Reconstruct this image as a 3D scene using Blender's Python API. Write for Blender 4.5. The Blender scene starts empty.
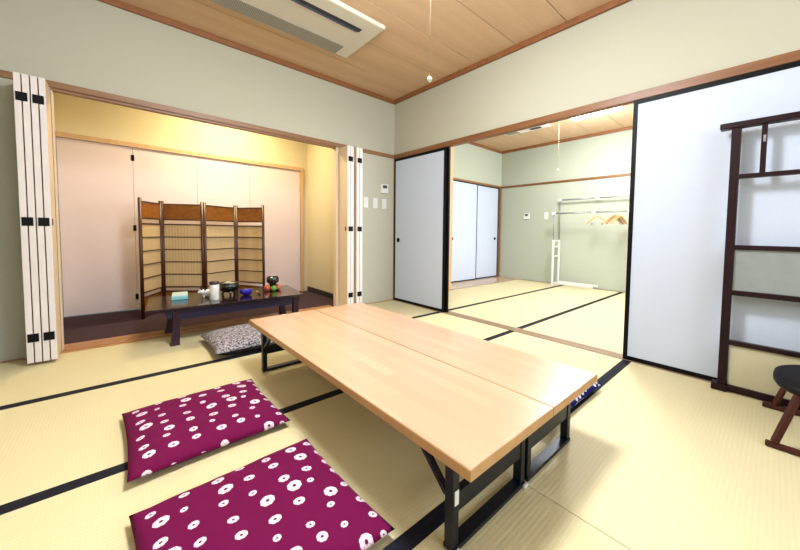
import bpy, bmesh, math, random
from mathutils import Vector, Matrix
random.seed(7)
PI = math.pi
scn = bpy.context.scene
COL = scn.collection

# ------------------------------------------------------------------ materials
def lin(c):
    return tuple((v/12.92 if v <= .04045 else ((v+.055)/1.055)**2.4) for v in c)
def rgb(r, g, b):
    return tuple(.78*v for v in lin((r/255, g/255, b/255))) + (1,)
class NT:
    def __init__(s, name):
        s.m = bpy.data.materials.new(name); s.m.use_nodes = True
        s.t = s.m.node_tree; s.n = s.t.nodes; s.b = s.n['Principled BSDF']
    def new(s, typ, **k):
        n = s.n.new(typ)
        for a, v in k.items(): setattr(n, a, v)
        return n
    def link(s, a, b): s.t.links.new(a, b)
    def val(s, node, i, v):
        node.inputs[i].default_value = v
    def math(s, op, a, b=None, c=None):
        n = s.new('ShaderNodeMath', operation=op)
        for i, x in enumerate((a, b, c)):
            if x is None: continue
            if isinstance(x, (int, float)): n.inputs[i].default_value = x
            else: s.link(x, n.inputs[i])
        return n.outputs[0]
    def mix(s, fac, a, b):
        n = s.new('ShaderNodeMix', data_type='RGBA')
        for i, x in ((0, fac), (6, a), (7, b)):
            if isinstance(x, (int, float, tuple)): n.inputs[i].default_value = x
            else: s.link(x, n.inputs[i])
        return n.outputs[2]
    def coord(s, scale=(1, 1, 1), rot=(0, 0, 0)):
        tc = s.new('ShaderNodeTexCoord'); mp = s.new('ShaderNodeMapping')
        mp.inputs['Scale'].default_value = scale; mp.inputs['Rotation'].default_value = rot
        s.link(tc.outputs['Object'], mp.inputs[0]); return mp.outputs[0]
    def noise(s, vec, scale, detail=3, rough=.5):
        n = s.new('ShaderNodeTexNoise'); s.link(vec, n.inputs['Vector'])
        n.inputs['Scale'].default_value = scale; n.inputs['Detail'].default_value = detail
        n.inputs['Roughness'].default_value = rough; return n.outputs[0]
    def bump(s, h, strength, dist=.002):
        b = s.new('ShaderNodeBump'); b.inputs['Strength'].default_value = strength
        b.inputs['Distance'].default_value = dist
        s.link(h, b.inputs['Height']); s.link(b.outputs[0], s.b.inputs['Normal'])
    def col(s, c):
        i = s.b.inputs['Base Color']
        if isinstance(c, tuple): i.default_value = c
        else: s.link(c, i)

def plain(name, c, rough=.5, spec=.5, metal=0, var=.06, nscale=20, coat=0):
    t = NT(name)
    v = t.coord(); n = t.noise(v, nscale)
    d = tuple(x*(1-var) for x in c[:3])+(1,)
    t.col(t.mix(n, d, c)); t.b.inputs['Roughness'].default_value = rough
    t.b.inputs['Specular IOR Level'].default_value = spec; t.b.inputs['Metallic'].default_value = metal
    t.b.inputs['Coat Weight'].default_value = coat
    return t.m
def wood(name, a, b, axis='y', rough=.35, spec=.5, scale=1.0, coat=0.0):
    t = NT(name)
    sc = {'x': (1.2, 22, 22), 'y': (22, 1.2, 22), 'z': (22, 22, 1.2)}[axis]
    v = t.coord(tuple(x*scale for x in sc))
    n = t.noise(v, 1.0, 5, .6)
    r = t.new('ShaderNodeValToRGB'); t.link(n, r.inputs[0])
    r.color_ramp.elements[0].position = .3; r.color_ramp.elements[0].color = a
    r.color_ramp.elements[1].position = .7; r.color_ramp.elements[1].color = b
    t.col(r.outputs[0]); t.b.inputs['Roughness'].default_value = rough
    t.b.inputs['Specular IOR Level'].default_value = spec; t.b.inputs['Coat Weight'].default_value = coat
    t.b.inputs['Coat Roughness'].default_value = .15
    t.bump(n, .04)
    return t.m
M = {}
def wall_mat(name, c):
    t = NT(name); v = t.coord()
    n = t.noise(v, 160, 2, .6); n2 = t.noise(v, 2.0, 2)
    m = t.mix(n, tuple(x*.93 for x in c[:3])+(1,), c)
    t.col(m); t.b.inputs['Roughness'].default_value = .9; t.b.inputs['Specular IOR Level'].default_value = .15
    t.bump(n, .15, .002); return t.m
M['wall_far'] = wall_mat('sage_plaster', rgb(196, 200, 180))
M['wall'] = wall_mat('olive_plaster', rgb(203, 200, 180))
M['alcove_wall'] = wall_mat('cream_plaster', rgb(236, 222, 186))
# tatami: fine ridges along x, warm straw
def tatami(name):
    t = NT(name)
    v = t.coord()
    sep = t.new('ShaderNodeSeparateXYZ'); t.link(v, sep.inputs[0])
    ridge = t.math('SINE', t.math('MULTIPLY', sep.outputs[1], 2*PI/.0155))
    n = t.noise(t.coord((6, 220, 1)), 1.0, 3)
    n2 = t.noise(v, 2.2, 2)
    warp = t.math('SINE', t.math('MULTIPLY', sep.outputs[0], 2*PI/.011))
    f = t.math('ADD', t.math('MULTIPLY', t.math('ADD', ridge, t.math('MULTIPLY', warp, .35)), .20), n)
    c = t.mix(f, rgb(220, 205, 158), rgb(231, 218, 176))
    c = t.mix(t.math('MULTIPLY', n2, .35), c, rgb(222, 210, 162))
    t.col(c); t.b.inputs['Roughness'].default_value = .55; t.b.inputs['Specular IOR Level'].default_value = .3
    h = t.math('ADD', ridge, t.math('MULTIPLY', warp, .4))
    t.bump(h, .2, .0013); return t.m
M['tatami'] = tatami('woven_tatami')
M['border'] = plain('black_cloth_border', rgb(20, 20, 34), .75, .2, nscale=300, var=.3)
M['underfloor'] = plain('floor_boards', rgb(70, 55, 40), .8)
M['ceil'] = wood('ceiling_board', rgb(215, 179, 142), rgb(229, 193, 156), 'x', .6, .25, .35)
M['ceiltrim'] = wood('ceiling_trim_wood', rgb(136, 82, 44), rgb(160, 102, 60), 'x', .5)
M['kamoi'] = wood('lintel_wood', rgb(136, 92, 56), rgb(158, 112, 72), 'x', .45)
M['kamoi_y'] = wood('lintel_wood_y', rgb(122, 76, 40), rgb(146, 96, 54), 'y', .45)
M['post'] = wood('post_wood', rgb(206, 164, 116), rgb(224, 184, 138), 'z', .45)
M['sill'] = wood('sill_wood', rgb(146, 118, 94), rgb(170, 142, 116), 'y', .4)
M['sill_x'] = wood('sill_wood_x', rgb(166, 112, 66), rgb(196, 140, 90), 'x', .4)
M['board'] = wood('polished_floor_board', rgb(196, 160, 122), rgb(222, 188, 152), 'x', .25, .5, 1, .3)
M['paper'] = plain('white_door_paper', rgb(212, 221, 238), .6, .25, var=.03, nscale=60)
M['black'] = plain('black_lacquer', rgb(7, 5, 8), .5, .15, var=.2)
M['door_peach'] = plain('peach_door_board', rgb(240, 221, 220), .55, .25, var=.035, nscale=90)
M['leaf'] = wood('folding_leaf_face', rgb(232, 206, 172), rgb(240, 218, 188), 'z', .45, .3, .6)
M['leaf_edge'] = plain('pale_leaf_edge', rgb(240, 230, 226), .5, .3, var=.03)
M['carpet'] = plain('brown_carpet', rgb(88, 68, 76), .95, .1, var=.45, nscale=400)
M['darkbase'] = plain('dark_baseboard', rgb(48, 34, 34), .5)
M['white'] = plain('white_plastic', rgb(238, 238, 234), .35, .5, var=.02)
M['offwhite'] = plain('ac_plastic', rgb(226, 220, 204), .45, .4, var=.02)
M['grey_grille'] = None
t = NT('ac_grille'); v = t.coord(); sp = t.new('ShaderNodeSeparateXYZ'); t.link(v, sp.inputs[0])
s1 = t.math('SINE', t.math('MULTIPLY', sp.outputs[0], 2*PI/.012))
t.col(t.mix(t.math('MULTIPLY_ADD', s1, .5, .5), rgb(128, 124, 116), rgb(176, 170, 158))); t.b.inputs['Roughness'].default_value = .5
M['grey_grille'] = t.m
M['slot'] = plain('dark_slot', rgb(30, 30, 40), .4)
M['vane'] = plain('blue_grey_vane', rgb(66, 70, 104), .3)
M['screen_lcd'] = plain('lcd', rgb(70, 84, 82), .2)
M['ink'] = plain('grey_print', rgb(90, 92, 96), .5)
# light beech table top with staves along y
def beech(name):
    t = NT(name)
    v = t.coord(); sp = t.new('ShaderNodeSeparateXYZ'); t.link(v, sp.inputs[0])
    sx = t.math('MULTIPLY', sp.outputs[0], 1/.047)
    row = t.math('FLOOR', sx)
    sy = t.math('ADD', t.math('MULTIPLY', sp.outputs[1], 1/.55), t.math('MULTIPLY', row, .37))
    cell = t.math('ADD', t.math('MULTIPLY', row, 17.3), t.math('FLOOR', sy))
    w = t.new('ShaderNodeTexWhiteNoise', noise_dimensions='1D'); t.link(cell, w.inputs['W'])
    g = t.noise(t.coord((30, 1.2, 30)), 1.0, 5, .6)
    c = t.mix(w.outputs[0], rgb(206, 164, 130), rgb(222, 181, 145))
    c = t.mix(t.math('MULTIPLY', g, .5), c, rgb(219, 170, 139))
    t.col(c); t.b.inputs['Roughness'].default_value = .28; t.b.inputs['Specular IOR Level'].default_value = .55
    t.b.inputs['Coat Weight'].default_value = .5; t.b.inputs['Coat Roughness'].default_value = .16
    return t.m
M['beech'] = beech('beech_staves')
M['beech_edge'] = wood('beech_edge_band', rgb(190, 142, 90), rgb(206, 160, 108), 'y', .45)
M['steel'] = plain('dark_steel', rgb(14, 22, 36), .4, .5, .3, var=.2)
M['rosewood'] = wood('dark_rosewood', rgb(36, 16, 24), rgb(58, 28, 34), 'x', .22, .5, 1, .3)
M['bench'] = wood('dark_lacquered_wood', rgb(30, 14, 22), rgb(50, 26, 30), 'x', .14, .45, 1, .3)
M['bench_leg'] = wood('dark_bench_leg', rgb(38, 14, 28), rgb(54, 22, 36), 'z', .45, .25)
M['apron'] = wood('dark_navy_apron', rgb(22, 16, 40), rgb(34, 24, 54), 'x', .4, .3)
M['frame'] = wood('dark_red_brown_wood', rgb(30, 10, 16), rgb(42, 16, 22), 'z', .4, .2)
M['chairwood'] = wood('brown_bentwood', rgb(58, 22, 18), rgb(84, 36, 28), 'z', .4, .25)
M['chairseat'] = plain('black_seat_leather', rgb(16, 10, 14), .55, .2, var=.2)
M['bamboo'] = wood('dark_bamboo', rgb(58, 28, 18), rgb(88, 48, 30), 'z', .35)
M['screenboard'] = wood('amber_board', rgb(128, 74, 24), rgb(172, 110, 46), 'x', .3)
t = NT('reed_panel'); v = t.coord((1, 1, 1)); sp = t.new('ShaderNodeSeparateXYZ'); t.link(v, sp.inputs[0])
q = t.math('ADD', sp.outputs[0], t.math('MULTIPLY', sp.outputs[1], .6))
s1 = t.math('SINE', t.math('MULTIPLY', q, 2*PI/.012)); n = t.noise(t.coord((120, 120, 2)), 1, 3)
t.col(t.mix(t.math('ADD', t.math('MULTIPLY', s1, .2), n), rgb(206, 172, 122), rgb(232, 204, 156))); t.b.inputs['Roughness'].default_value = .6
t.bump(s1, .3, .002); M['reed'] = t.m
def glassy(name, c, alpha_mix, rough=.3):
    t = NT(name); v = t.coord(); n = t.noise(v, 22, 3)
    t.col(t.mix(n, c, tuple(min(1, x*1.25) for x in c[:3])+(1,)))
    t.b.inputs['Roughness'].default_value = rough
    t.b.inputs['Alpha'].default_value = alpha_mix; return t.m
M['frost'] = glassy('frosted_grey_pane', rgb(146, 152, 150), .95)
M['clearpane'] = plain('beige_paper_pane', rgb(208, 200, 168), .5, .3)
M['teal'] = plain('teal_card', rgb(140, 208, 214), .5, .3, var=.04)
M['tealtop'] = plain('pale_teal_card', rgb(206, 232, 236), .5, .3, var=.04)
M['porcelain'] = plain('white_porcelain', rgb(240, 238, 236), .25, .5, var=.03, coat=.3)
M['glazeblack'] = plain('black_glaze', rgb(14, 16, 20), .12, .6, var=.2, coat=.5)
M['ash'] = plain('pale_ash', rgb(196, 184, 160), .9, .1, var=.3, nscale=60)
M['blueglass'] = plain('cobalt_cloth', rgb(34, 18, 170), .45, .5, var=.3, nscale=90)
M['spat'] = plain('pale_wood_stick', rgb(224, 184, 120), .5)
M['lidwine'] = plain('dark_purple_lid', rgb(62, 30, 58), .35)
M['red'] = plain('orange_red_ball', rgb(214, 92, 60), .5, var=.25, nscale=120)
M['green'] = plain('green_ball', rgb(120, 178, 70), .5, var=.25, nscale=120)
M['orange'] = plain('salmon_ball', rgb(222, 120, 92), .5, var=.25, nscale=120)
M['chrome'] = plain('grey_metal_tube', rgb(168, 170, 172), .3, .5, .6, var=.05)
M['hanger'] = wood('hanger_wood', rgb(206, 158, 96), rgb(228, 184, 124), 'y', .4)
M['hangerdark'] = wood('hanger_wood_dark', rgb(150, 98, 60), rgb(182, 124, 78), 'y', .4)
M['cord'] = plain('pale_cord', rgb(206, 178, 148), .6)
def shibori(name, base, white, dark, scale, rmin, rmax, petals=True):
    t = NT(name); v = t.coord((1, 1, 0))
    vo = t.new('ShaderNodeTexVoronoi', voronoi_dimensions='2D'); t.link(v, vo.inputs['Vector'])
    vo.inputs['Scale'].default_value = scale; vo.inputs['Randomness'].default_value = .42
    sep = t.new('ShaderNodeSeparateColor'); t.link(vo.outputs['Color'], sep.inputs[0])
    sub = t.new('ShaderNodeVectorMath', operation='SUBTRACT')
    t.link(v, sub.inputs[0]); t.link(vo.outputs['Position'], sub.inputs[1])
    sx = t.new('ShaderNodeSeparateXYZ'); t.link(sub.outputs[0], sx.inputs[0])
    ang = t.math('ARCTAN2', sx.outputs[1], sx.outputs[0])
    pet = t.math('MULTIPLY_ADD', t.math('SINE', t.math('MULTIPLY', ang, 8)), .03, 1)
    big = t.math('POWER', sep.outputs[0], 1.0)
    R = t.math('MULTIPLY', t.math('MULTIPLY_ADD', big, rmax-rmin, rmin), pet)
    d = vo.outputs['Distance']
    out = t.math('LESS_THAN', d, R); inn = t.math('GREATER_THAN', d, t.math('MULTIPLY', R, .26))
    n = t.noise(v, 40, 2); n2 = t.noise(v, 700, 2)
    bc = t.mix(n2, tuple(x*.8 for x in base[:3])+(1,), base)
    ray = t.math('GREATER_THAN', t.math('SINE', t.math('MULTIPLY_ADD', ang, 7, .6)), .86)
    wc = t.mix(t.math('MULTIPLY', ray, .45), white, dark)
    c = t.mix(out, bc, t.mix(inn, dark, wc))
    t.col(c); t.b.inputs['Roughness'].default_value = .85; t.b.inputs['Specular IOR Level'].default_value = .1
    t.bump(n2, .1); return t.m
M['shibori'] = shibori('maroon_dotted_cotton', rgb(115, 14, 71), rgb(246, 222, 234), rgb(92, 26, 66), 13.5, .12, .275)
M['navyspot'] = shibori('navy_dotted_cotton', rgb(22, 22, 104), rgb(226, 228, 250), rgb(20, 22, 92), 27.0, .28, .40)
t = NT('grey_speckled_cotton'); v = t.coord(); n = t.noise(v, 85, 4, .7)
r = t.new('ShaderNodeValToRGB'); t.link(n, r.inputs[0]); r.color_ramp.elements[0].position = .44; r.color_ramp.elements[0].color = rgb(58, 56, 74)
r.color_ramp.elements[1].position = .56; r.color_ramp.elements[1].color = rgb(188, 180, 186)
t.col(r.outputs[0]); t.b.inputs['Roughness'].default_value = .85; M['speckle'] = t.m
M['side_shade'] = plain('cushion_side_shade', rgb(44, 40, 48), .85, .2, nscale=200, var=.3)  # shadow on the grey cushion's side, painted as a darker lower half
def emis(name, c, s):
    m = bpy.data.materials.new(name); m.use_nodes = True
    b = m.node_tree.nodes['Principled BSDF']; b.inputs['Base Color'].default_value = (.9, .9, .9, 1)
    b.inputs['Emission Color'].default_value = c; b.inputs['Emission Strength'].default_value = s
    return m
M['lampglow'] = emis('lit_diffuser', (1, .97, .93, 1), 6)
M['warmglow'] = emis('lit_warm_diffuser', (1, .78, .45, 1), 6)
M['glass'] = plain('window_glass', (.9, .95, .95, 1), .05)
g = M['glass'].node_tree.nodes['Principled BSDF']; g.inputs['Transmission Weight'].default_value = 1; g.inputs['Alpha'].default_value = .15

# ------------------------------------------------------------------ geometry helpers
class MB:
    def __init__(s): s.bm = bmesh.new(); s.mats = []; s.cur = 0
    def use(s, m):
        if m not in s.mats: s.mats.append(m)
        s.cur = s.mats.index(m); return s
    def _fin(s, verts, faces, smooth):
        for f in faces: f.material_index = s.cur; f.smooth = smooth
    def _merge(s, b, smooth=False):
        for f in b.faces: f.material_index = s.cur; f.smooth = smooth
        me = bpy.data.meshes.new('tmp'); b.to_mesh(me); b.free()
        s.bm.from_mesh(me); bpy.data.meshes.remove(me)
    def box(s, x0, x1, y0, y1, z0, z1, bev=0.0, mtx=None, seg=2):
        b = bmesh.new(); bmesh.ops.create_cube(b, size=1)
        c = Vector(((x0+x1)/2, (y0+y1)/2, (z0+z1)/2)); d = (abs(x1-x0), abs(y1-y0), abs(z1-z0))
        for v in b.verts: v.co = Vector((v.co.x*d[0], v.co.y*d[1], v.co.z*d[2]))
        if bev: bmesh.ops.bevel(b, geom=b.edges[:], offset=min(bev, min(d)*.45), segments=seg, affect='EDGES', profile=.5)
        for v in b.verts:
            v.co = v.co + c
            if mtx: v.co = mtx @ v.co
        s._merge(b); return s
    def bar(s, p, q, w, h, bev=.001, up=(0, 0, 1)):
        p, q = Vector(p), Vector(q); d = q-p; L = d.length; zx = d.normalized()
        side = zx.cross(Vector(up))
        if side.length < 1e-4: side = zx.cross(Vector((1, 0, 0)))
        side.normalize(); u = side.cross(zx).normalized()
        m = Matrix((( zx.x, side.x, u.x, p.x), (zx.y, side.y, u.y, p.y), (zx.z, side.z, u.z, p.z), (0, 0, 0, 1)))
        return s.box(0, L, -w/2, w/2, -h/2, h/2, bev, m)
    def tube(s, pts, r, n=10, rr=None, caps=True):
        pts = [Vector(p) for p in pts]; rings = []
        b = bmesh.new(); prev = None
        for i, p in enumerate(pts):
            a = pts[max(0, i-1)]; c = pts[min(len(pts)-1, i+1)]; d = (c-a).normalized()
            ref = prev if prev is not None else (Vector((0, 0, 1)) if abs(d.z) < .9 else Vector((1, 0, 0)))
            x = (ref-d*ref.dot(d)).normalized(); prev = x; y = d.cross(x)
            ra = rr[i] if rr else r
            rings.append([b.verts.new(p+(x*math.cos(2*PI*k/n)+y*math.sin(2*PI*k/n))*ra) for k in range(n)])
        for i in range(len(rings)-1):
            for k in range(n): b.faces.new((rings[i][k], rings[i][(k+1) % n], rings[i+1][(k+1) % n], rings[i+1][k]))
        if caps: b.faces.new(rings[0][::-1]); b.faces.new(rings[-1])
        bmesh.ops.recalc_face_normals(b, faces=b.faces[:]); s._merge(b, True); return s
    def lathe(s, prof, at, n=28, sx=1, sy=1):
        b = bmesh.new(); rings = []
        for r, z in prof:
            if r < 1e-5: rings.append([b.verts.new((at[0], at[1], at[2]+z))])
            else: rings.append([b.verts.new((at[0]+sx*r*math.cos(2*PI*k/n), at[1]+sy*r*math.sin(2*PI*k/n), at[2]+z)) for k in range(n)])
        for A, B in zip(rings, rings[1:]):
            for k in range(n):
                a, c = A[k % len(A)], A[(k+1) % len(A)]; d, e = B[k % len(B)], B[(k+1) % len(B)]
                vs = []
                for v in (a, c, e, d):
                    if v not in vs: vs.append(v)
                if len(vs) > 2: b.faces.new(vs)
        if len(rings[0]) > 1: b.faces.new(rings[0][::-1])
        if len(rings[-1]) > 1: b.faces.new(rings[-1])
        bmesh.ops.recalc_face_normals(b, faces=b.faces[:]); s._merge(b, True); return s
    def ball(s, c, r, sx=1, sy=1, sz=1):
        b = bmesh.new(); bmesh.ops.create_uvsphere(b, u_segments=20, v_segments=12, radius=r)
        for v in b.verts: v.co = Vector((v.co.x*sx, v.co.y*sy, v.co.z*sz))+Vector(c)
        s._merge(b, True); return s
    def prism(s, poly, z0, z1, axis='z', bev=0):
        b = bmesh.new()
        def P(u, v, w): return {'z': (u, v, w), 'x': (w, u, v), 'y': (u, w, v)}[axis]
        lo = [b.verts.new(P(u, v, z0)) for u, v in poly]; hi = [b.verts.new(P(u, v, z1)) for u, v in poly]
        n = len(poly); b.faces.new(lo[::-1]); b.faces.new(hi)
        for i in range(n): b.faces.new((lo[i], lo[(i+1) % n], hi[(i+1) % n], hi[i]))
        bmesh.ops.recalc_face_normals(b, faces=b.faces[:])
        if bev: bmesh.ops.bevel(b, geom=b.edges[:], offset=bev, segments=2, affect='EDGES')
        s._merge(b); return s
    def build(s, name, mat=None, parent=None):
        loc = WL.get(parent.name, Vector((0, 0, 0))) if parent is not None else Vector((0, 0, 0))
        for v in s.bm.verts: v.co -= loc
        me = bpy.data.meshes.new(name); s.bm.to_mesh(me); s.bm.free()
        o = bpy.data.objects.new(name, me); COL.objects.link(o)
        if mat is not None: me.materials.append(mat)
        for m in s.mats: me.materials.append(m)
        if parent is not None: o.parent = parent
        WL[o.name] = loc.copy()
        return o
WL = {}
def tag(o, label=None, cat=None, group=None, kind=None):
    if label: o['label'] = label
    if cat: o['category'] = cat
    if group: o['group'] = group
    if kind: o['kind'] = kind
    return o
def thing(name, loc, label, cat, group=None, kind=None):
    o = bpy.data.objects.new(name, None); COL.objects.link(o); o.location = loc
    o.empty_display_size = .1
    WL[o.name] = Vector(loc)
    return tag(o, label, cat, group, kind)
def B(*a, **k): return MB().box(*a, **k)
def struct(name, mb, m, label, cat, parent=None):
    return tag(mb.build(name, m, parent), label, cat, kind='structure')

# ------------------------------------------------------------------ dimensions
XL, XB = -.53, 2.493           # left wall, wall between the rooms
YA = 3.453                     # wall with the alcove
YE = -2.1                      # outer wall behind the camera
X2, X3, XW = 2.575, 5.45, 2.523            # second room
ZC = 2.49
AX0, AX1, AY1 = -.36, 1.937, 4.75   # alcove inside
OX0, OX1 = -.275, 1.72         # alcove opening
ZK = 1.768; ZKT = 1.822

# ------------------------------------------------------------------ floor: tatami mats with borders
fl = thing('floor', (0, 0, 0), 'straw tatami floor with black cloth bands in both rooms', 'floor', kind='structure')
tag(B(XL-.1, X3+.1, YE-.1, AY1+.1, -.12, -.05).build('subfloor', M['underfloor'], fl))
rows = [YA-.035, 2.565, 1.63, .69, -.245, -1.18, YE]
def mats(xs, top):
    for j in range(len(rows)-1):
        y1, y0 = (top if j == 0 else rows[j]), rows[j+1]
        for x0, x1 in zip(xs, xs[1:]):
            m = MB(); m.use(M['tatami']); m.box(x0+.001, x1-.001, y0+.0005, y1-.0005, -.05, 0, .002)
            o = m.build('tatami_mat', None, fl)
            for s, e in ((1, y0), (-1, y1)):
                if s == -1 and j == 0: continue
                B(x0+.001, x1-.001, e+(.0005 if s > 0 else -.028), e+(.028 if s > 0 else -.0005), -.004, .0015, .0008).build('cloth_border', M['border'], o)
mats([XL, .975, XB-.025], YA-.035)
mats([X2, 4.03, X3-.03], 3.468)
B(XL, XB-.025, YA-.035, YA, -.05, .003).build('edge_strip', M['sill_x'], fl)
tag(B(X2, X3, 3.468, 3.94, -.05, .006, .002).build('floor_board', M['board'], fl), 'polished wooden board before the closet doors')
tag(B(X2, X3, 3.462, 3.468, -.05, .004).build('edge_strip', M['darkbase'], fl))
B(X3-.03, X3, -2.1, 3.462, -.05, .003).build('edge_strip', M['kamoi_y'], fl)
# sills
m = MB(); m.use(M['sill'])
for a, b in ((XB-.024, XB-.010), (XB-.004, XB+.018), (XB+.024, XB+.046), (XB+.052, X2)): m.box(a, b, YE, YA, -.05, .004, .001)
m.use(M['darkbase']); m.box(XB-.023, X2-.005, YE, YA, -.06, -.002)
struct('trim_1', m, None, 'grooved wooden sill on the floor between the two rooms', 'sill')
struct('trim_2', B(OX0-.0, OX1+.0, YA+.001, YA+.17, -.05, .012, .003), M['sill_x'], 'brown wooden sill along the front of the alcove floor', 'sill')
struct('floor_alcove', B(AX0, AX1, YA+.171, AY1, -.05, .004), M['carpet'], 'dark brown carpeted alcove floor behind the wooden sill', 'carpet floor')

# ------------------------------------------------------------------ ceilings
def ceiling(name, x0, x1, y0, y1, seams, label, axis='x'):
    m = MB(); m.use(M['black']); m.box(x0, x1, y0, y1, ZC+.014, ZC+.06); m.use(M['ceil'])
    for a, b in zip(seams, seams[1:]): m.box(x0, x1, a+.0035, b-.0035, ZC, ZC+.02, .003)
    return struct(name, m, None, label, 'ceiling')
s1 = [YE]+[3.035-.455*k for k in range(11, -1, -1)]+[YA]
s1 = [YE]+[v for v in s1[1:] if v > YE+.1]
ceiling('ceiling', XL, XB, YE, YA, s1, 'warm wooden board ceiling of the main room')
s2 = [YE]+[v for v in [3.52-.455*k for k in range(13, -1, -1)] if v > YE+.1]+[3.94]
ceiling('ceiling_back_room', XW, X3, YE, 3.94, s2, 'wooden board ceiling of the room beyond')
struct('ceiling_alcove', B(AX0, AX1, YA+.05, AY1, 2.36, 2.42), M['alcove_wall'], 'cream ceiling of the alcove', 'ceiling')
def trimring(name, x0, x1, y0, y1, label):
    m = MB(); m.use(M['ceiltrim'])
    m.box(x0, x1, y1-.028, y1-.0005, ZC-.045, ZC-.0005, .002)
    m.box(x0, x1, y0+.0005, y0+.028, ZC-.045, ZC-.0005, .002)
    m.box(x1-.028, x1-.0005, y0+.028, y1-.028, ZC-.045, ZC-.0005, .002)
    m.box(x0+.0005, x0+.028, y0+.028, y1-.028, ZC-.045, ZC-.0005, .002)
    return struct(name, m, None, label, 'trim')
trimring('trim_3', XL, XB, YE, YA, 'reddish brown wooden strip around the main ceiling')
trimring('trim_4', XW, X3, YE, 3.94, 'brown wooden strip around the far ceiling')

# ------------------------------------------------------------------ walls
W = M['wall']
m = MB()
m.box(XL-.12, OX0, YA, YA+.05, -.05, ZC+.06); m.box(OX1, XB, YA, YA+.05, -.05, ZC+.06); m.box(OX0, OX1, YA, YA+.05, ZKT, ZC+.06)
struct('wall_back', m, W, 'olive beige plaster wall around the alcove opening', 'wall')
struct('wall_left', B(XL-.12, XL, YE, YA, -.05, ZC+.06), W, 'olive plaster wall at the left edge beyond the folding leaves', 'wall')
m = MB(); m.box(XB, XW, YE, 3.47, ZKT, ZC+.06); m.box(XB, XW, YE, -1.15, .006, ZKT)
struct('wall_right', m, W, 'olive beige plaster wall above the sliding doors between the rooms', 'wall')
struct('wall_far', B(X3, X3+.12, YE, 4.17, -.05, ZC+.06), M['wall_far'], 'sage plaster wall behind the clothes rack', 'wall')
m = MB(); m.box(XW, 4.0, 3.94, 4.06, -.05, ZC+.06); m.box(4.0, X3, 3.94, 4.06, 1.80, ZC+.06); m.box(4.0, X3, 4.04, 4.06, -.05, 1.80)
struct('wall_far_left', m, M['wall_far'], 'sage plaster wall above the two white closet doors', 'wall')
# outer wall with two windows behind the camera
m = MB(); zb, zt = 1.0, 2.1
wins = ((-.1, 2.1), (3.0, 5.2))
xs = [XL-.12, wins[0][0], wins[0][1], wins[1][0], wins[1][1], X3+.12]
m.box(xs[0], xs[1], YE-.12, YE, -.05, ZC+.06); m.box(xs[2], xs[3], YE-.12, YE, -.05, ZC+.06); m.box(xs[4], xs[5], YE-.12, YE, -.05, ZC+.06)
for a, b in wins: m.box(a, b, YE-.12, YE, -.05, zb); m.box(a, b, YE-.12, YE, zt, ZC+.06)
struct('wall_front', m, W, 'plaster wall with windows behind the viewpoint', 'wall')
for i, (a, b) in enumerate(wins):
    w = thing('window_%d' % (i+1), (a, YE-.06, zb), ('window behind the viewpoint in the main room', 'window at the near end of the room beyond')[i], 'window', kind='structure')
    m = MB(); m.use(M['post'])
    for x in (a, (a+b)/2-.02, b-.04): m.box(x, x+.04, YE-.09, YE-.03, zb, zt)
    for z in (zb, zt-.04): m.box(a, b, YE-.088, YE-.032, z, z+.04)
    m.build('window_frame', None, w)
    B(a+.04, b-.04, YE-.065, YE-.06, zb+.04, zt-.04).build('pane', M['glass'], w)
# alcove walls
m = MB(); m.use(M['alcove_wall']); m.box(AX0-.1, AX1+.1, AY1, AY1+.1, 1.735, 2.45); m.box(1.877, AX1+.1, AY1, AY1+.1, -.05, 1.735); m.box(AX0-.1, AX0, YA+.05, AY1, -.05, 2.45)
m.box(AX1, AX1+.1, YA+.05, AY1, -.05, 2.45)
struct('wall_alcove', m, None, 'warm cream walls inside the alcove', 'wall')
struct('baseboard_right', B(AX1-.012, AX1-.0005, YA+.18, AY1-.002, .004, .07, .003), M['darkbase'], 'dark baseboard on the right alcove wall', 'baseboard')
# alcove closet frame and doors
m = MB(); m.use(M['post']); m.box(AX0, 1.877, AY1-.022, AY1+.06, 1.69, 1.735, .002); m.box(1.836, 1.877, AY1-.022, AY1+.06, .004, 1.69, .002)
struct('trim_5', m, None, 'pale wooden frame around the alcove closet doors', 'trim')
dr = thing('door_6', (AX0, AY1, 0), 'peach folding closet doors at the back of the alcove', 'door', kind='structure')
sx = [AX0+.002, .15, .68, 1.215, 1.834]
for a, b in zip(sx, sx[1:]): B(a+.0012, b-.0012, AY1, AY1+.03, .012, 1.688, .0015).build('leaf', M['door_peach'], dr)
for z in (.143, .862, 1.582):
    B(.138, .162, AY1-.004, AY1-.0003, z-.03, z+.03, .002).build('hinge', M['black'], dr)

# ------------------------------------------------------------------ lintels
m = MB(); m.use(M['kamoi']); m.box(XL, XB-.001, YA-.014, YA-.0005, ZK+.012, ZKT, .002)
m.box(OX0, OX1, YA, YA+.05, ZK-.004, ZKT-.001, .002)
struct('trim_6', m, None, 'brown wooden lintel strip across the alcove wall', 'lintel')
m = MB(); m.use(M['kamoi_y']); m.box(XB-.020, XB-.0005, YE, YA-.015, ZK, ZKT, .002)
m.box(XB, XW, -1.15, YA-.001, ZK, ZKT-.001)
struct('trim_7', m, None, 'brown wooden lintel over the opening between the rooms', 'lintel')
m = MB(); m.use(M['post']); m.box(XB-.014, XB+.03, YA-.022, YA-.001, .0045, ZK-.001, .002)
struct('trim_8', m, None, 'narrow wooden post in the corner left of the white sliding door', 'post')
struct('trim_9', B(X3-.014, X3-.0005, YE, 3.94, 1.762, 1.80, .002), M['kamoi_y'], 'thin wooden picture rail along the far sage wall', 'picture rail')
m = MB(); m.use(M['kamoi']); m.box(3.5, X3-.015, 3.925, 3.9395, 1.77, 1.805, .002)
m.box(X3-.04, X3-.0155, 3.922, 3.96, .007, 1.7695, .002)
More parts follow.
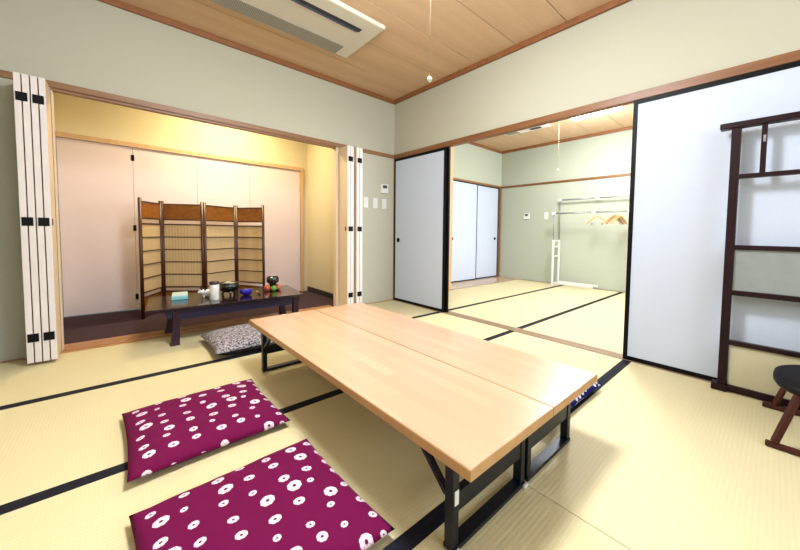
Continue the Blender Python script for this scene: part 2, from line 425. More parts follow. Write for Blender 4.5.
struct('trim_10', m, None, 'brown wooden frame over the far closet doors', 'trim')
struct('trim_11', B(3.50, 3.58, 3.4705, 3.55, .007, ZC-.046, .003), M['post'], 'pale square wooden post behind the black edged sliding door', 'post')

m = MB(); m.box(OX1-.008, OX1-.0003, YA-.0003, YA+.052, .013, ZK-.005, .001); m.box(OX1-.008, 1.7405, YA-.016, YA-.0005, .0045, ZK-.001, .001);
struct('trim_12', m, M['leaf'], 'pale wooden jamb at the right side of the alcove opening', 'jamb')
struct('trim_13', B(OX0+.0003, OX0+.008, YA-.006, YA+.052, .013, ZK-.005, .002), M['leaf'], 'pale wooden jamb at the left side of the alcove opening', 'jamb')

# ------------------------------------------------------------------ sliding doors
def fusuma(name, label, axis, u0, u1, z0, z1, w, thick, fw, pull=None, edge=None, sgn=-1):
    """axis 'y': panel spans y in plane x=w; axis 'x': spans x in plane y=w. front face faces -axis"""
    d = thing(name, ((w, u0, z0) if axis == 'y' else (u0, w, z0)), label, 'sliding door', kind='structure')
    def bx(a, b, t0, t1, c, e, bev=.001):
        return B(t0, t1, a, b, c, e, bev) if axis == 'y' else B(a, b, t0, t1, c, e, bev)
    bx(u0+fw*.5, u1-fw*.5, w+.004, w+thick-.004, z0+fw*.5, z1-fw*.5).build('paper_panel', M['paper'], d)
    m = MB()
    for (a, b, c, e) in ((u0, u0+fw, z0, z1), (u1-fw, u1, z0, z1), (u0+fw, u1-fw, z0, z0+fw), (u0+fw, u1-fw, z1-fw, z1)):
        if axis == 'y': m.box(w, w+thick, a, b, c, e, .001)
        else: m.box(a, b, w, w+thick, c, e, .001)
    m.build('door_frame', M['black'], d)
    if pull:
        u, z = pull; pm = MB()
        c = (w+.003, u, z) if axis == 'y' else (u, w+.003, z)
        prof = [(0.001, -.001), (.022, -.001), (.028, .004), (.03, 0), (.03, -.003)]
        b = MB(); b.lathe([(0, .0045), (.019, .0045), (.022, .001), (.027, .0), (.029, .0035), (.029, .0055), (0.0, .0055)][::-1], (0, 0, 0), 20)
        for v in b.bm.verts:
            p = v.co.copy()
            v.co = Vector((c[0]-.004+p.z-.001, c[1]+p.x, c[2]+p.y)) if axis == 'y' else Vector((c[0]+p.x, c[1]-.004+p.z-.001, c[2]+p.y))
        bmesh.ops.recalc_face_normals(b.bm, faces=b.bm.faces[:])
        b.build('door_pull', M['black'], d)
    return d
fusuma('door_1', 'white papered sliding door with black frame in the room corner', 'y', 2.512, YA-.024, .0045, ZK-.001, XB-.018, .0215, .03, pull=(3.335, .765))
fusuma('door_2', 'second white sliding door tucked behind the corner door, only its black edge showing', 'y', 2.482, 3.40, .0045, ZK-.001, XB+.004, .0215, .033)
fusuma('door_3', 'large white papered sliding door behind the dark standing frame', 'y', -.24, .722, .0045, ZK-.001, XB-.018, .0215, .028)
fusuma('door_4', 'white sliding door at the right beyond the picture edge', 'y', -1.13, -.20, .0045, ZK-.001, XB+.004, .0215, .02)
fusuma('door_5', 'left white closet door in the room beyond, round black pull at its left', 'x', 4.005, 4.725, .008, 1.769, 3.943, .024, .016, pull=(4.065, .765))
fusuma('door_7', 'right white closet door in the room beyond, round black pull at its right', 'x', 4.70, X3-.041, .008, 1.769, 3.969, .024, .016, pull=(5.31, .765))

# folding leaves
def leaves(name, label, xs, y0, y1, pulls, hpairs, pullx=None, pullface=None, z0=.02, z1=1.765):
    d = thing(name, (xs[0][0], y1, z0), label, 'folding door', kind='structure')
    for a, b in xs:
        m = MB(); m.use(M['leaf']); m.box(a, b, y0+.004, y1, z0, z1, .001)
        m.use(M['leaf_edge']); m.box(a, b, y0, y0+.0035, z0, z1, .0008)
        m.build('leaf', None, d)
    for xa, xb in hpairs:
        for z in (.175, .89, 1.63):
            B(xa, xb, y0-.004, y0-.0003, z-.026, z+.026, .002).build('hinge', M['black'], d)
    if pullx is not None:
        B(min(pullface, pullx), max(pullface, pullx), y0+.03, y0+.05, .87, .91, .001).build('door_pull', M['black'], d)
    return d
lx = [(-.396+.0315*i, -.396+.0315*i+.0262) for i in range(4)]
leaves('door_8', 'stack of four folded wooden door leaves with black hinges at the left of the alcove', lx, 3.22, 3.436, None,
       [(-.391, -.346), (-.328, -.283)], lx[3][1]+.003, lx[3][1]+.0002)
rx = [(1.742, 1.776), (1.781, 1.815), (1.848, 1.882), (1.887, 1.921)]
leaves('door_9', 'stack of folded wooden door leaves with black hinges at the right of the alcove', rx, 3.24, 3.436, None,
       [(1.752, 1.805), (1.858, 1.911)], rx[0][0]-.003, rx[0][0]-.0002)

# ------------------------------------------------------------------ wall fittings
d = thing('wall_thermostat', (2.327, YA, 1.37), 'white thermostat with small grey display on the wall above three switches', 'thermostat')
B(2.29, 2.395, YA-.022, YA-.0005, 1.335, 1.448, .006).build('body', M['white'], d)
B(2.313, 2.372, YA-.0245, YA-.0222, 1.395, 1.432, .001).build('display', M['screen_lcd'], d)
for i, (a, b, lab) in enumerate(((2.055, 2.118, 'white light switch nearest the folded leaves'), (2.183, 2.248, 'middle one of three white light switches below the thermostat'), (2.311, 2.375, 'white light switch nearest the corner sliding door'))):
    d = thing('light_switch', ((a+b)/2, YA, 1.14), lab, 'switch', 'light switches below the thermostat')
    B(a, b, YA-.01, YA-.0005, 1.142, 1.268, .004).build('plate', M['white'], d)
    B(a+.016, b-.016, YA-.014, YA-.0102, 1.175, 1.235, .002).build('rocker', M['white'], d)
d = thing('wall_thermostat', (X3, 3.34, 1.145), 'white wall thermostat with small display in the room beyond', 'thermostat')
B(X3-.022, X3-.0005, 3.275, 3.40, 1.145, 1.255, .006).build('body', M['white'], d)
B(X3-.0245, X3-.0222, 3.305, 3.37, 1.205, 1.24, .001).build('display', M['screen_lcd'], d)
d = thing('light_switch', (X3, 2.945, 1.135), 'single white light switch on the far sage wall left of the rack', 'switch')
B(X3-.01, X3-.0005, 2.905, 2.985, 1.135, 1.26, .004).build('plate', M['white'], d)
B(X3-.014, X3-.0102, 2.927, 2.963, 1.17, 1.225, .002).build('rocker', M['white'], d)

# ------------------------------------------------------------------ ceiling fittings
d = thing('air_conditioner', (.95, 2.585, ZC), 'long off white ceiling air conditioner with dark outlet slot', 'air conditioner')
m = MB(); m.box(.30, 1.548, 2.262, 2.905, ZC-.035, ZC-.0005, .018, seg=3); m.build('panel', M['offwhite'], d)
m = MB(); m.box(.44, 1.43, 2.725, 2.885, ZC-.039, ZC-.0352, .001); m.build('intake_grille', M['grey_grille'], d)
m = MB(); m.box(.44, 1.415, 2.40, 2.45, ZC-.038, ZC-.0352, .001); o = m.build('outlet_slot', M['slot'], d)
m = MB(); m.box(.46, 1.40, 2.435, 2.458, ZC-.042, ZC-.0382, .001); m.build('vane', M['vane'], o)
d = thing('air_conditioner', (4.5, 2.9, ZC), 'white ceiling air conditioner in the room beyond with dark square vents', 'air conditioner')
B(4.05, 4.58, 2.44, 3.20, ZC-.03, ZC-.0005, .012).build('panel', M['white'], d)
B(4.46, 4.54, 2.56, 2.74, ZC-.034, ZC-.0302, .001).build('outlet_slot', M['slot'], d)
B(4.38, 4.54, 2.94, 3.16, ZC-.034, ZC-.0302, .001).build('intake_grille', M['grey_grille'], d)
def lamp(x, y, w, label, lx_, ly_, zb_, emat):
    d = thing('ceiling_lamp', (x, y, ZC), label, 'ceiling lamp')
    B(x-w/2, x+w/2, y-w/2, y+w/2, ZC-.03, ZC-.0005, .004).build('lamp_base', M['white'], d)
    B(x-w/2+.01, x+w/2-.01, y-w/2+.01, y+w/2-.01, ZC-.085, ZC-.0305, .02, seg=3).build('diffuser', emat, d)
    m = MB(); m.tube([(lx_, ly_, ZC-.08), (lx_, ly_, zb_)], .0014, 6); c = m.build('pull_cord', M['cord'], d)
    m = MB(); m.lathe([(0, .013), (.006, .011), (.0105, .005), (.0115, 0), (.0105, -.005), (.006, -.010), (0, -.0115)], (lx_, ly_, zb_)); m.build('cord_bob', M['white'], c)
    return d
lamp(.82, 1.08, .5, 'ceiling lamp of the main room whose pull cord hangs into view', 1.0, 1.125, 1.54, M['lampglow'])
lamp(4.13, 1.72, .64, 'bright ceiling lamp in the room beyond with thin pull cord', 4.0, 2.02, 1.69, M['lampglow'])
d = thing('ceiling_lamp', (.95, 4.2, 2.36), 'warm lamp on the alcove ceiling hidden behind the lintel wall', 'ceiling lamp')
B(.65, 1.25, 4.12, 4.28, 2.335, 2.3595, .004).build('lamp_base', M['white'], d)
B(.66, 1.24, 4.13, 4.27, 2.30, 2.3345, .01).build('diffuser', M['warmglow'], d)

# ------------------------------------------------------------------ low dining tables
ZT = .305
def table(label, x0, x1, y0, y1, lx0, lx1, caps):
    d = thing('low_table', ((x0+x1)/2, (y0+y1)/2, 0), label, 'table', 'pair of low dining tables pushed together')
    m = MB(); m.use(M['beech']); m.box(x0+.0015, x1-.0015, y0+.0015, y1-.0015, ZT-.002, ZT, .0008)
    m.use(M['beech_edge']); m.box(x0, x1, y0, y1, ZT-.030, ZT-.0021, .0012)
    m.build('tabletop', None, d)
    zu = ZT-.0305
    for yy, sg in ((.59, 1), (2.185, -1)):
        m = MB(); m.box(lx0, lx1, yy-.02, yy+.02, .002, .016, .002); m.build('foot_rail', M['steel'], d)
        m = MB(); m.box(lx0+.024, lx1-.024, yy-.012, yy+.012, .105, .16, .002); m.build('cross_rail', M['steel'], d)
        for xx in (lx0+.012, lx1-.012):
            m = MB(); m.box(xx-.012, xx+.012, yy-.016, yy+.016, .0165, zu, .002); leg = m.build('leg', M['steel'], d)
            B(xx-.0075, xx+.0075, yy-.0195, yy-.0165, .135, .175, .001).build('lock_clip', M['white'], leg) if (caps and yy < 1 and xx < lx0+.02) else None
            B(xx-.009, xx+.009, yy-.0195, yy-.0165, zu-.022, zu-.004, .001).build('top_cap', M['white'], leg) if (yy < 1 and not (caps and xx < lx0+.02)) else None
            m = MB(); m.use(M['steel'])
            for dx in (-.006, .006):
                m.bar((xx+dx, yy+sg*.018, .15), (xx+dx, yy+sg*.16, zu-.004), .005, .014)
            m.build('brace', None, d)
        for xx in ((lx0+.008, lx1-.008) if caps and yy < 1 else ()):
            B(xx-.012, xx+.012, yy-.030, yy-.0205, .0025, .013, .002).build('foot_cap', M['white'], d)
    return d
table('low beech dining table on dark steel legs, the left one nearest the maroon cushions', .573, .979, .482, 2.30, .612, .968, True)
table('low beech dining table on dark steel legs, the right one nearest the sliding doors', .982, 1.349, .482, 2.30, .985, 1.318, False)

# ------------------------------------------------------------------ floor cushions
def cushion(label, c, w, l, h, rot, mat, side=None, seed=0, n=40, sag=.0):
    rnd = random.Random(seed)
    b = bmesh.new(); ph = [rnd.uniform(0, 6.28) for _ in range(6)]
    def f(u, v): return max(0, (1-abs(u)**3.2))**.55*max(0, (1-abs(v)**3.2))**.55
    gt, gb = {}, {}
    for i in range(n+1):
        for j in range(n+1):
            u, v = -1+2*i/n, -1+2*j/n
            pin = 1-.035*(1-u*u)*abs(v)**6-.035*(1-v*v)*abs(u)**6
            x = u*w/2*(1-.035*(1-v*v)*abs(u)**4); y = v*l/2*(1-.035*(1-u*u)*abs(v)**4)
            wr = .0025*math.sin(u*5+ph[0]+v*2)*math.sin(v*4+ph[1])+.0015*math.sin(u*13+ph[2]+v*3)+.0012*math.sin(v*17+ph[3]-u*4)
            ff = f(u, v)
            mid = h*.42
            dimple = .006*math.exp(-((u)**2+(v)**2)/.02)
            gt[i, j] = b.verts.new((x, y, mid+(h-mid)*ff+wr*ff-dimple*ff))
            if i in (0, n) or j in (0, n): gb[i, j] = gt[i, j]
            else: gb[i, j] = b.verts.new((x, y, mid-(mid-.001)*min(1, ff*1.5)))
    for i in range(n):
        for j in range(n):
            q = b.faces.new((gt[i, j], gt[i+1, j], gt[i+1, j+1], gt[i, j+1])); q.smooth = True; q.material_index = 0
            q = b.faces.new((gb[i, j], gb[i, j+1], gb[i+1, j+1], gb[i+1, j])); q.smooth = True; q.material_index = 1 if side else 0
    me = bpy.data.meshes.new('floor_cushion'); b.to_mesh(me); b.free()
    me.materials.append(mat)
    if side: me.materials.append(side)
    o = bpy.data.objects.new('floor_cushion', me); COL.objects.link(o); o.location = (c[0], c[1], .0022); o.rotation_euler = (0, 0, rot)
    return tag(o, label, 'cushion')
cushion('maroon floor cushion with white dots lying farther back, left of the table', (.262, 1.757), .515, .575, .066, .01, M['shibori'], seed=1)
cushion('maroon floor cushion with white dots nearest the bottom edge of the picture', (.270, 1.005), .512, .58, .066, .02, M['shibori'], seed=2)
cushion('grey speckled floor cushion between the dark bench and the far end of the table', (.738, 2.815), .60, .54, .115, .0, M['speckle'], M['side_shade'], seed=3)
cushion('navy white spotted floor cushion half under the right side of the table', (1.575, .925), .60, .56, .088, 0, M['navyspot'], seed=4)

# ------------------------------------------------------------------ bench in the alcove
ZB = .28
d = thing('low_bench', (.71, 3.42, 0), 'long low dark lacquered bench across the alcove sill', 'bench')
m = MB(); m.prism([(.135, 3.11), (1.212, 3.065), (1.29, 3.70), (.19, 3.74)], ZB-.022, ZB, bev=.003); m.build('bench_top', M['bench'], d)
m = MB()
m.prism([(.24, ZB-.0225), (1.20, ZB-.0225), (1.19, ZB-.075), (1.10, ZB-.096), (.72, ZB-.088), (.33, ZB-.096), (.25, ZB-.075)], 3.125, 3.145, 'y'); m.build('apron', M['apron'], d)
m = MB(); m.box(.24, 1.20, 3.48, 3.50, ZB-.065, ZB-.0225, .001); m.build('apron', M['bench'], d)
for x, y, zf in ((.305, 3.135, .002), (1.16, 3.135, .002), (.305, 3.49, .0125), (1.16, 3.49, .0125)):
    m = MB(); s = -1 if y < 3.3 else 1; xs_ = -1 if x < .7 else 1
    b = bmesh.new()
    secs = [(zf, .028, .012), (zf+.03, .024, .008), (.12, .021, 0), (ZB-.05, .022, 0), (ZB-.0228, .024, 0)]
    rings = []
    for z, r, o_ in secs:
        cx_, cy_ = x+xs_*o_, y+s*o_*.5
        rings.append([b.verts.new((cx_+a*r, cy_+c*r, z)) for a, c in ((-1, -1), (1, -1), (1, 1), (-1, 1))])
    for A, C_ in zip(rings, rings[1:]):
        for k in range(4): b.faces.new((A[k], A[(k+1) % 4], C_[(k+1) % 4], C_[k]))
    b.faces.new(rings[0][::-1]); b.faces.new(rings[-1]); bmesh.ops.recalc_face_normals(b, faces=b.faces[:])
    m._merge(b); m.build('leg', M['bench_leg'], d)

# things on the bench
z = ZB+.0006
d = thing('card_box', (.375, 3.52, z), 'pale teal box lying on the left end of the bench', 'box')
mt = Matrix.Translation((.372, 3.53, 0)) @ Matrix.Rotation(-.12, 4, 'Z')
MB().box(-.052, .052, -.10, .10, z, z+.028, .004, mt).build('carton', M['teal'], d)
MB().box(-.051, .051, -.098, .098, z+.0285, z+.0385, .004, mt).build('lid', M['tealtop'], d)
d = thing('animal_pot', (.53, 3.43, z), 'small white animal shaped pot with dark patches behind the white canister', 'pot')
m = MB(); m.use(M['porcelain'])
m.ball((.540, 3.435, z+.038), .034, 1.2, 1.0, .9); m.ball((.503, 3.415, z+.056), .023, 1, 1, .95)
m.ball((.484, 3.407, z+.052), .010)
for dx, dy in ((-.022, -.018), (.022, -.018), (-.022, .018), (.022, .018)): m.tube([(.54+dx, 3.435+dy, z), (.54+dx*.9, 3.435+dy*.9, z+.025)], .008, 10)
m.build('body', None, d)
for dy in (-.013, .013):
    m = MB(); m.tube([(.503, 3.417+dy, z+.07), (.497, 3.417+dy*1.7, z+.09)], .005, 8, rr=[.008, .002]); m.build('ear', M['black'], d)
m = MB(); m.ball((.520, 3.423, z+.070), .015, 1.1, .9, .6); m.build('dark_patch', M['black'], d)
d = thing('canister', (.566, 3.262, z), 'white cylindrical canister with dark purple lid at the bench front', 'canister')
MB().lathe([(.031, 0), (.033, .003), (.033, .127), (.032, .129), (0, .129)], (.566, 3.262, z)).build('cylinder', M['porcelain'], d)
MB().lathe([(.0338, .1295), (.0345, .131), (.0345, .147), (.032, .153), (0, .154)], (.566, 3.262, z)).build('lid', M['lidwine'], d)
d = thing('incense_burner', (.70, 3.42, z), 'round black glazed incense bowl standing on three short legs', 'incense burner')
P = (.703, 3.43, z)
MB().lathe([(0, .027), (.037, .029), (.064, .045), (.0775, .072), (.077, .094), (.071, .106), (.078, .114), (.073, .114), (.064, .104), (.067, .084), (0, .08)], P, 36).build('bowl', M['glazeblack'], d)
for k in range(3):
    a = 2*PI*k/3+.5
    MB().tube([(P[0]+.052*math.cos(a), P[1]+.052*math.sin(a), z+.001), (P[0]+.049*math.cos(a), P[1]+.049*math.sin(a), z+.022), (P[0]+.042*math.cos(a), P[1]+.042*math.sin(a), z+.043)], .007, 10, rr=[.008, .009, .013]).build('foot', M['glazeblack'], d)
MB().lathe([(.0, .118), (.03, .114), (.060, .105), (.0645, .0995), (0, .098)], P).build('ash', M['ash'], d)
m = MB()
n = 42
b = bmesh.new(); rings = []
for r, zz in ((.001, .034), (.018, .036), (.030, .044), (.037, .052), (.044, .050), (.047, .034), (.042, .016), (.028, .003), (.001, .0005)):
    rings.append([b.verts.new((.812+r*math.cos(2*PI*k/n)*(1+.07*(r/.04)*math.sin(7*2*PI*k/n)), 3.335+r*math.sin(2*PI*k/n)*(1+.07*(r/.04)*math.sin(7*2*PI*k/n)), z+zz)) for k in range(n)])
for A, C_ in zip(rings, rings[1:]):
    for k in range(n): b.faces.new((A[k], A[(k+1) % n], C_[(k+1) % n], C_[k]))
b.faces.new(rings[0][::-1]); b.faces.new(rings[-1]); bmesh.ops.recalc_face_normals(b, faces=b.faces[:]); m._merge(b, True)
tag(m.build('small_dish', M['blueglass']), 'small cobalt blue scalloped dish right of the black bowl', 'dish')
d = thing('striker_stick', (.91, 3.33, z), 'short wooden striker stick with dark handle lying beside the blue dish', 'stick')
MB().tube([(.922, 3.43, z+.0072), (.914, 3.37, z+.0072)], .007, 10, rr=[.006, .0072]).build('pale_tip', M['spat'], d)
MB().tube([(.9138, 3.368, z+.0072), (.898, 3.235, z+.0062)], .005, 10, rr=[.006, .0052]).build('handle', M['rosewood'], d)
d = thing('singing_bowl', (1.06, 3.46, z), 'black lacquered bell bowl on a stand ringed with coloured balls', 'bell bowl')
P = (1.067, 3.45, z)
MB().lathe([(.0, .0), (.027, .0), (.027, .010), (.024, .018), (.024, .05), (.034, .064), (0, .064)], P).build('stand', M['black'], d)
MB().lathe([(0, .066), (.034, .066), (.050, .078), (.055, .098), (.053, .122), (.049, .132), (.046, .128), (.048, .102), (0, .085)], P).build('bowl', M['glazeblack'], d)
for k in range(6):
    a = 2*PI*k/6-PI*.54
    MB().ball((P[0]+.054*math.cos(a), P[1]+.054*math.sin(a), z+.0262), .0262, 1, 1, .98).build('cushion_ball', M[('green', 'orange', 'red')[k % 3]], d)

# ------------------------------------------------------------------ folding screen
HS = 1.145
pts = [(.163, 4.19), (.343, 4.545), (.661, 4.29), (1.005, 4.52), (1.200, 4.15)]
d = thing('folding_screen', (.66, 4.35, .0045), 'four panel folding screen of dark bamboo and straw coloured reed in the alcove', 'folding screen')
for i in range(4):
    p, q = Vector(pts[i]+(0,)), Vector(pts[i+1]+(0,)); e = (q-p).normalized(); L = (q-p).length
    nrm = Vector((-e.y, e.x, 0))
    a0, a1 = .014, L-.014
    def PT(s, zz, off=0): return tuple(p+e*s+nrm*off+Vector((0, 0, zz)))
    for s_ in (a0, a1):
        fr = MB(); fr.tube([PT(s_, .005), PT(s_, HS)], .0135, 10); fr.build('panel_post', M['bamboo'], d)
    for zz in (.04, .205, .25, .905, .955, 1.112):
        rl = MB(); rl.bar(PT(a0+.013, zz), PT(a1-.013, zz), .014, .014, .002); rl.build('rail', M['bamboo'], d)
    for zz in (.385, .515, .645, .775):
        rl = MB(); rl.bar(PT(a0+.013, zz, -.004), PT(a1-.013, zz, -.004), .008, .009, .001); rl.build('slat', M['bamboo'], d)
    rp = MB(); rp.bar(PT(a0+.0135, .5775, .003), PT(a1-.0135, .5775, .003), .004, .64, 0); rp.build('reed_panel', M['reed'], d)
    for zc_, h_ in ((1.0335, .142), (.1225, .15)):
        bp = MB(); bp.bar(PT(a0+.0135, zc_, .001), PT(a1-.0135, zc_, .001), .006, h_, 0); bp.build('board', M['screenboard'], d)

# ------------------------------------------------------------------ clothes rack with hangers
d = thing('clothes_rack', (5.27, 2.1, 0), 'white and grey metal clothes rack with two rails against the far wall', 'clothes rack')
fy, ry = 2.645, 1.49
xf, xr = 5.16, 5.37
for yy in (fy, ry):
    m = MB(); m.use(M['white'])
    for xx in (xf, xr): m.box(xx-.014, xx+.014, yy-.014, yy+.014, .04, .775, .003)
    for zz in (.50, .66, .76): m.box(xf+.014, xr-.014, yy-.009, yy+.009, zz-.009, zz+.009, .002)
    m.build('side_frame', None, d)
    for xx, zt_ in ((xf, 1.20), (xr, 1.44)):
        m = MB(); m.tube([(xx, yy, .776), (xx, yy, zt_)], .010, 10); m.build('upright', M['chrome'], d)
        m = MB(); m.lathe([(0, 0), (.02, 0), (.022, .01), (.018, .03), (0, .0315)], (xx, yy, .0026), 14); m.build('foot', M['white'], d)
for xx, zz, yy1 in ((xf, 1.215, 1.42), (xr, 1.455, 1.42)):
    m = MB(); m.use(M['chrome']); m.tube([(xx, fy+.03, zz), (xx, 2.05, zz)], .0125, 10); m.tube([(xx, 2.05, zz), (xx, yy1, zz)], .0105, 10); r_ = m.build('rail', None, d)
    for w_, a_, b_ in ((.022, fy-.025, fy+.035), (.018, 2.0 if xx > 5.2 else 1.97, 2.06 if xx > 5.2 else 2.03), (.02, ry-.03, ry+.03)):
        B(xx-w_, xx+w_, a_, b_, zz-w_, zz+w_, .006).build('rail_joint', M['white'], r_)
for xx in (xf, xr):
    m = MB(); m.use(M['white']); m.box(xx-.013, xx+.013, 1.99, fy-.014, .042, .07, .003); m.box(xx-.015, xx+.015, 1.975, 1.9895, .036, .074, .003); m.build('base_bar', None, d)
def hanger(y, yaw, dark, label, clips=False):
    zr = 1.215+.0105; zz = zr
    o = thing('clothes_hanger', (xf, y, zz+.004), label, 'hanger', 'wooden hangers on the front rail')
    o_loc = Vector((xf, y, zz+.004))
    def tr(b_, nm, mt_, par):
        ob = b_.build(nm, mt_); ob.parent = par
        return ob
    m = MB(); hook = [(0, 0.0165*math.cos(t_)-.0165+.0, 0) for t_ in ()]
    pts_ = [(0, .0155*math.cos(t_), -.0125+.0155*math.sin(t_)) for t_ in [(-.6+.35*k) for k in range(12)]]
    pts_ += [(0, 0, -.05), (0, 0, -.085)]
    pts_ = [(p_[1], 0, p_[2]) for p_ in pts_] if clips else pts_
    m.tube(pts_, .0018, 8); tr(m, 'hook', M['chrome'], o)
    m = MB(); W_ = .165
    for s_ in (-1, 1):
        pl = [(s_*W_*k/6, -.078-.07*(k/6)-.05*(k/6)**2) for k in range(7)]
        for k in range(6):
            u0, z0_ = pl[k]; u1, z1_ = pl[k+1]
            m.bar((0, u0, z0_), (0, u1, z1_), .014, .024-.008*k/6, .003)
    tr(m, 'shoulder', M['hangerdark' if dark else 'hanger'], o)
    if clips:
        m = MB(); m.tube([(0, -.12, -.178), (0, .12, -.178)], .003, 8); tr(m, 'trouser_bar', M['chrome'], o)
        for s_ in (-1, 1): tr(MB().box(-.008, .008, s_*.075-.012, s_*.075+.012, -.215, -.172, .002), 'clip', M['chrome'], o)
    o.rotation_euler = (0, 0, yaw)
    return o
hanger(1.945, .05, False, 'wooden clothes hanger seen full width with two metal clips', True)
for k, yy in enumerate((1.72, 1.685, 1.65, 1.615)):
    hanger(yy, [1.13, 1.16, 1.2, 1.24][k], k == 1, 'darker brown wooden hanger within the tight bunch' if k == 1 else 'pale wooden clothes hanger in the tight bunch beside the sliding door edge')

# ------------------------------------------------------------------ dark standing frame
xa, xb_ = 2.375, 2.415
d = thing('standing_frame', (2.395, -.2, 0), 'dark brown wooden garment frame with panes leaning near the large sliding door', 'standing frame')
F = M['frame']; yl, yr = .198, -.70
for y in (yl, yr+.04): tag(B(xa, xb_, y-.04, y, .04, 1.453, .002).build('post', F, d))
B(xa-.006, xb_+.006, yr-.05, yl+.05, 1.4535, 1.484, .003).build('top_beam', F, d)
B(xa-.010, xb_+.010, yl-.043, yl+.026, .0022, .0395, .003).build('foot', F, d)
B(xa-.010, xb_+.010, yr-.026, yr+.043, .0022, .0395, .003).build('foot', F, d)
for z0_, z1_ in ((1.180, 1.203), (.795, .82), (.544, .571), (.267, .291), (.008, .042)):
    B(xa+.004, xb_-.004, yr+(.0405 if z0_ > .04 else .0435), yl-(.0405 if z0_ > .04 else .0435), z0_, z1_, .002).build('cross_bar', F, d)
dv = B(xa+.004, xb_-.004, .055, .078, 1.2035, 1.453, .002).build('divider', F, d)
B(xa+.0005, xa+.0035, .060, .070, 1.36, 1.395, .001).build('catch', M['chrome'], dv)
tag(B(xa+.016, xa+.022, yr+.0405, yl-.0405, .5715, .7945).build('pane', M['frost'], d), 'grey frosted pane')
tag(B(xa+.016, xa+.022, yr+.0435, yl-.0435, .0425, .2665).build('pane', M['clearpane'], d), 'beige pane')

# ------------------------------------------------------------------ low chair at the right edge
d = thing('low_chair', (2.1, -.3, 0), 'low dark brown bentwood floor chair on two runners at the right edge', 'chair')
n = 48; b = bmesh.new(); rings = []
def seat_ring(sc, zz):
    out = []
    for k in range(n):
        a = 2*PI*k/n
        cx_, cy_ = math.cos(a), math.sin(a)
        u = abs(cx_)**.75*(1 if cx_ > 0 else -1); v = abs(cy_)**.75*(1 if cy_ > 0 else -1)
        out.append(b.verts.new((2.10+u*.225*sc, -.245+v*.225*sc, zz)))
    return out
for sc, zz in ((.86, .222), (.97, .226), (1.0, .238), (.985, .252), (.9, .262), (.6, .258), (.2, .254)): rings.append(seat_ring(sc, zz))
for A, C_ in zip(rings, rings[1:]):
    for k in range(n): b.faces.new((A[k], A[(k+1) % n], C_[(k+1) % n], C_[k]))
b.faces.new(rings[0][::-1]); b.faces.new(rings[-1]); bmesh.ops.recalc_face_normals(b, faces=b.faces[:])
m = MB(); m._merge(b, True); m.build('seat', M['chairseat'], d)
for xx, sx_ in ((1.885, 1), (2.315, -1)):
    MB().box(xx-.014, xx+.014, -.56, (-.008 if xx < 2 else .010), .0022, .022, .005).build('runner', M['chairwood'], d)
    MB().bar((xx, -.035, .0225), (xx+sx_*.035, -.095, .228), .026, .020, .004).build('leg', M['chairwood'], d)
    MB().bar((xx, -.50, .0225), (xx+sx_*.035, -.42, .228), .026, .020, .004).build('leg', M['chairwood'], d)
    MB().tube([(xx+sx_*.05, -.43, .24), (xx+sx_*.05, -.52, .42), (xx+sx_*.06, -.57, .60)], .012, 10).build('back_post', M['chairwood'], d)
m = MB()
for k in range(9):
    a0 = k/9; a1 = (k+1)/9
    f_ = lambda t_: (1.93+.33*t_, -.57-.05*math.sin(PI*t_), .53)
    m.bar(f_(a0), f_(a1), .016, .16, .003)
m.build('backrest', M['chairwood'], d)

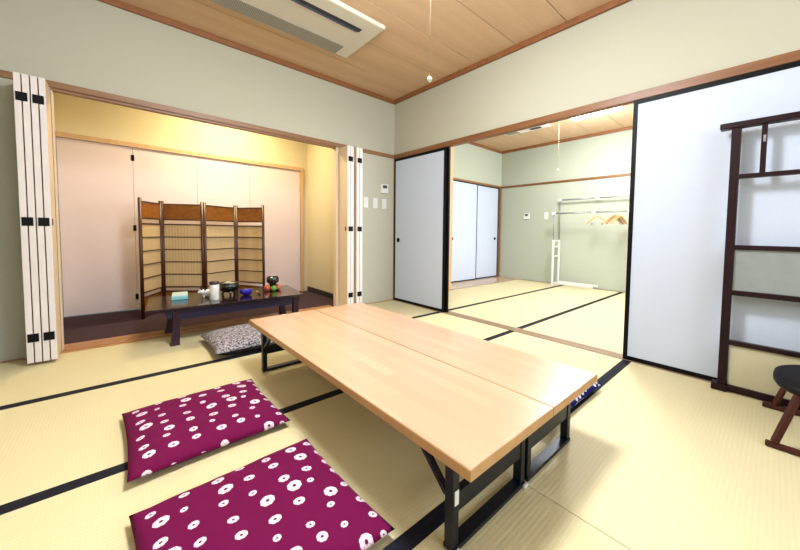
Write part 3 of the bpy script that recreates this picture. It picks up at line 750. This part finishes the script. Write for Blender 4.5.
# ------------------------------------------------------------------ lights
def area(name, loc, rot, sx, sy, power, col=(1, 1, 1), spread=PI):
    l = bpy.data.lights.new(name, 'AREA'); l.shape = 'RECTANGLE'; l.size = sx; l.size_y = sy; l.energy = power; l.color = col; l.spread = spread
    o = bpy.data.objects.new(name, l); COL.objects.link(o); o.location = loc; o.rotation_euler = rot; return o
def glow(name, loc, power, col, rad=.16):
    l = bpy.data.lights.new(name, 'POINT'); l.energy = power; l.color = col; l.shadow_soft_size = rad
    o = bpy.data.objects.new(name, l); COL.objects.link(o); o.location = loc; return o
area('daylight_window', (1.0, YE-.02, 1.55), (math.radians(90), 0, 0), 2.1, 1.0, 50, (.78, .88, 1))
area('daylight_far_window', (4.1, YE-.02, 1.55), (math.radians(90), 0, 0), 2.1, 1.0, 110, (.82, .91, 1))
glow('lamp_light', (.82, 1.08, ZC-.26), 62, (.88, .94, 1))
area('lamp_downlight', (.82, 1.08, ZC-.09), (0, 0, 0), .46, .46, 28, (.90, .95, 1))
glow('far_lamp_light', (4.13, 1.72, ZC-.30), 62, (.88, .94, 1))
area('far_lamp_downlight', (4.13, 1.72, ZC-.09), (0, 0, 0), .58, .58, 26, (.90, .95, 1))
area('alcove_light', (.95, 4.2, 2.295), (0, 0, 0), .55, .13, 24, (1, .83, .50))
w = bpy.data.worlds.new('World'); scn.world = w; w.use_nodes = True
sky = w.node_tree.nodes.new('ShaderNodeTexSky')
try: sky.sky_type = 'HOSEK_WILKIE'
except Exception: pass
w.node_tree.links.new(sky.outputs[0], w.node_tree.nodes['Background'].inputs[0])
w.node_tree.nodes['Background'].inputs[1].default_value = .6

# ------------------------------------------------------------------ camera
pitch, roll, yaw = -.051, .0159, .7792
cp, sp_ = math.cos(pitch), math.sin(pitch)
fw = Vector((math.cos(yaw)*cp, math.sin(yaw)*cp, sp_)); r = Vector((math.sin(yaw), -math.cos(yaw), 0)); u = r.cross(fw)
c, s = math.cos(roll), math.sin(roll); r2 = c*r+s*u; u2 = -s*r+c*u
cam = bpy.data.cameras.new('Camera'); co = bpy.data.objects.new('Camera', cam); COL.objects.link(co)
mt = Matrix((r2, u2, -fw)).transposed().to_4x4(); mt.translation = (0, 0, .86); co.matrix_world = mt
cam.sensor_width = 36; cam.lens = 330.2435/800*36; cam.clip_start = .02
cam.shift_x = (400-448.9168)/800; cam.shift_y = (250.0275-275)/800
scn.camera = co
scn.view_settings.view_transform = 'Standard'; scn.view_settings.look = 'None'
scn.view_settings.exposure = 0.56; scn.view_settings.gamma = 1; scn.view_settings.use_curve_mapping = False
scn.cycles.max_bounces = 8; scn.cycles.diffuse_bounces = 4
scn.cycles.use_denoising = True
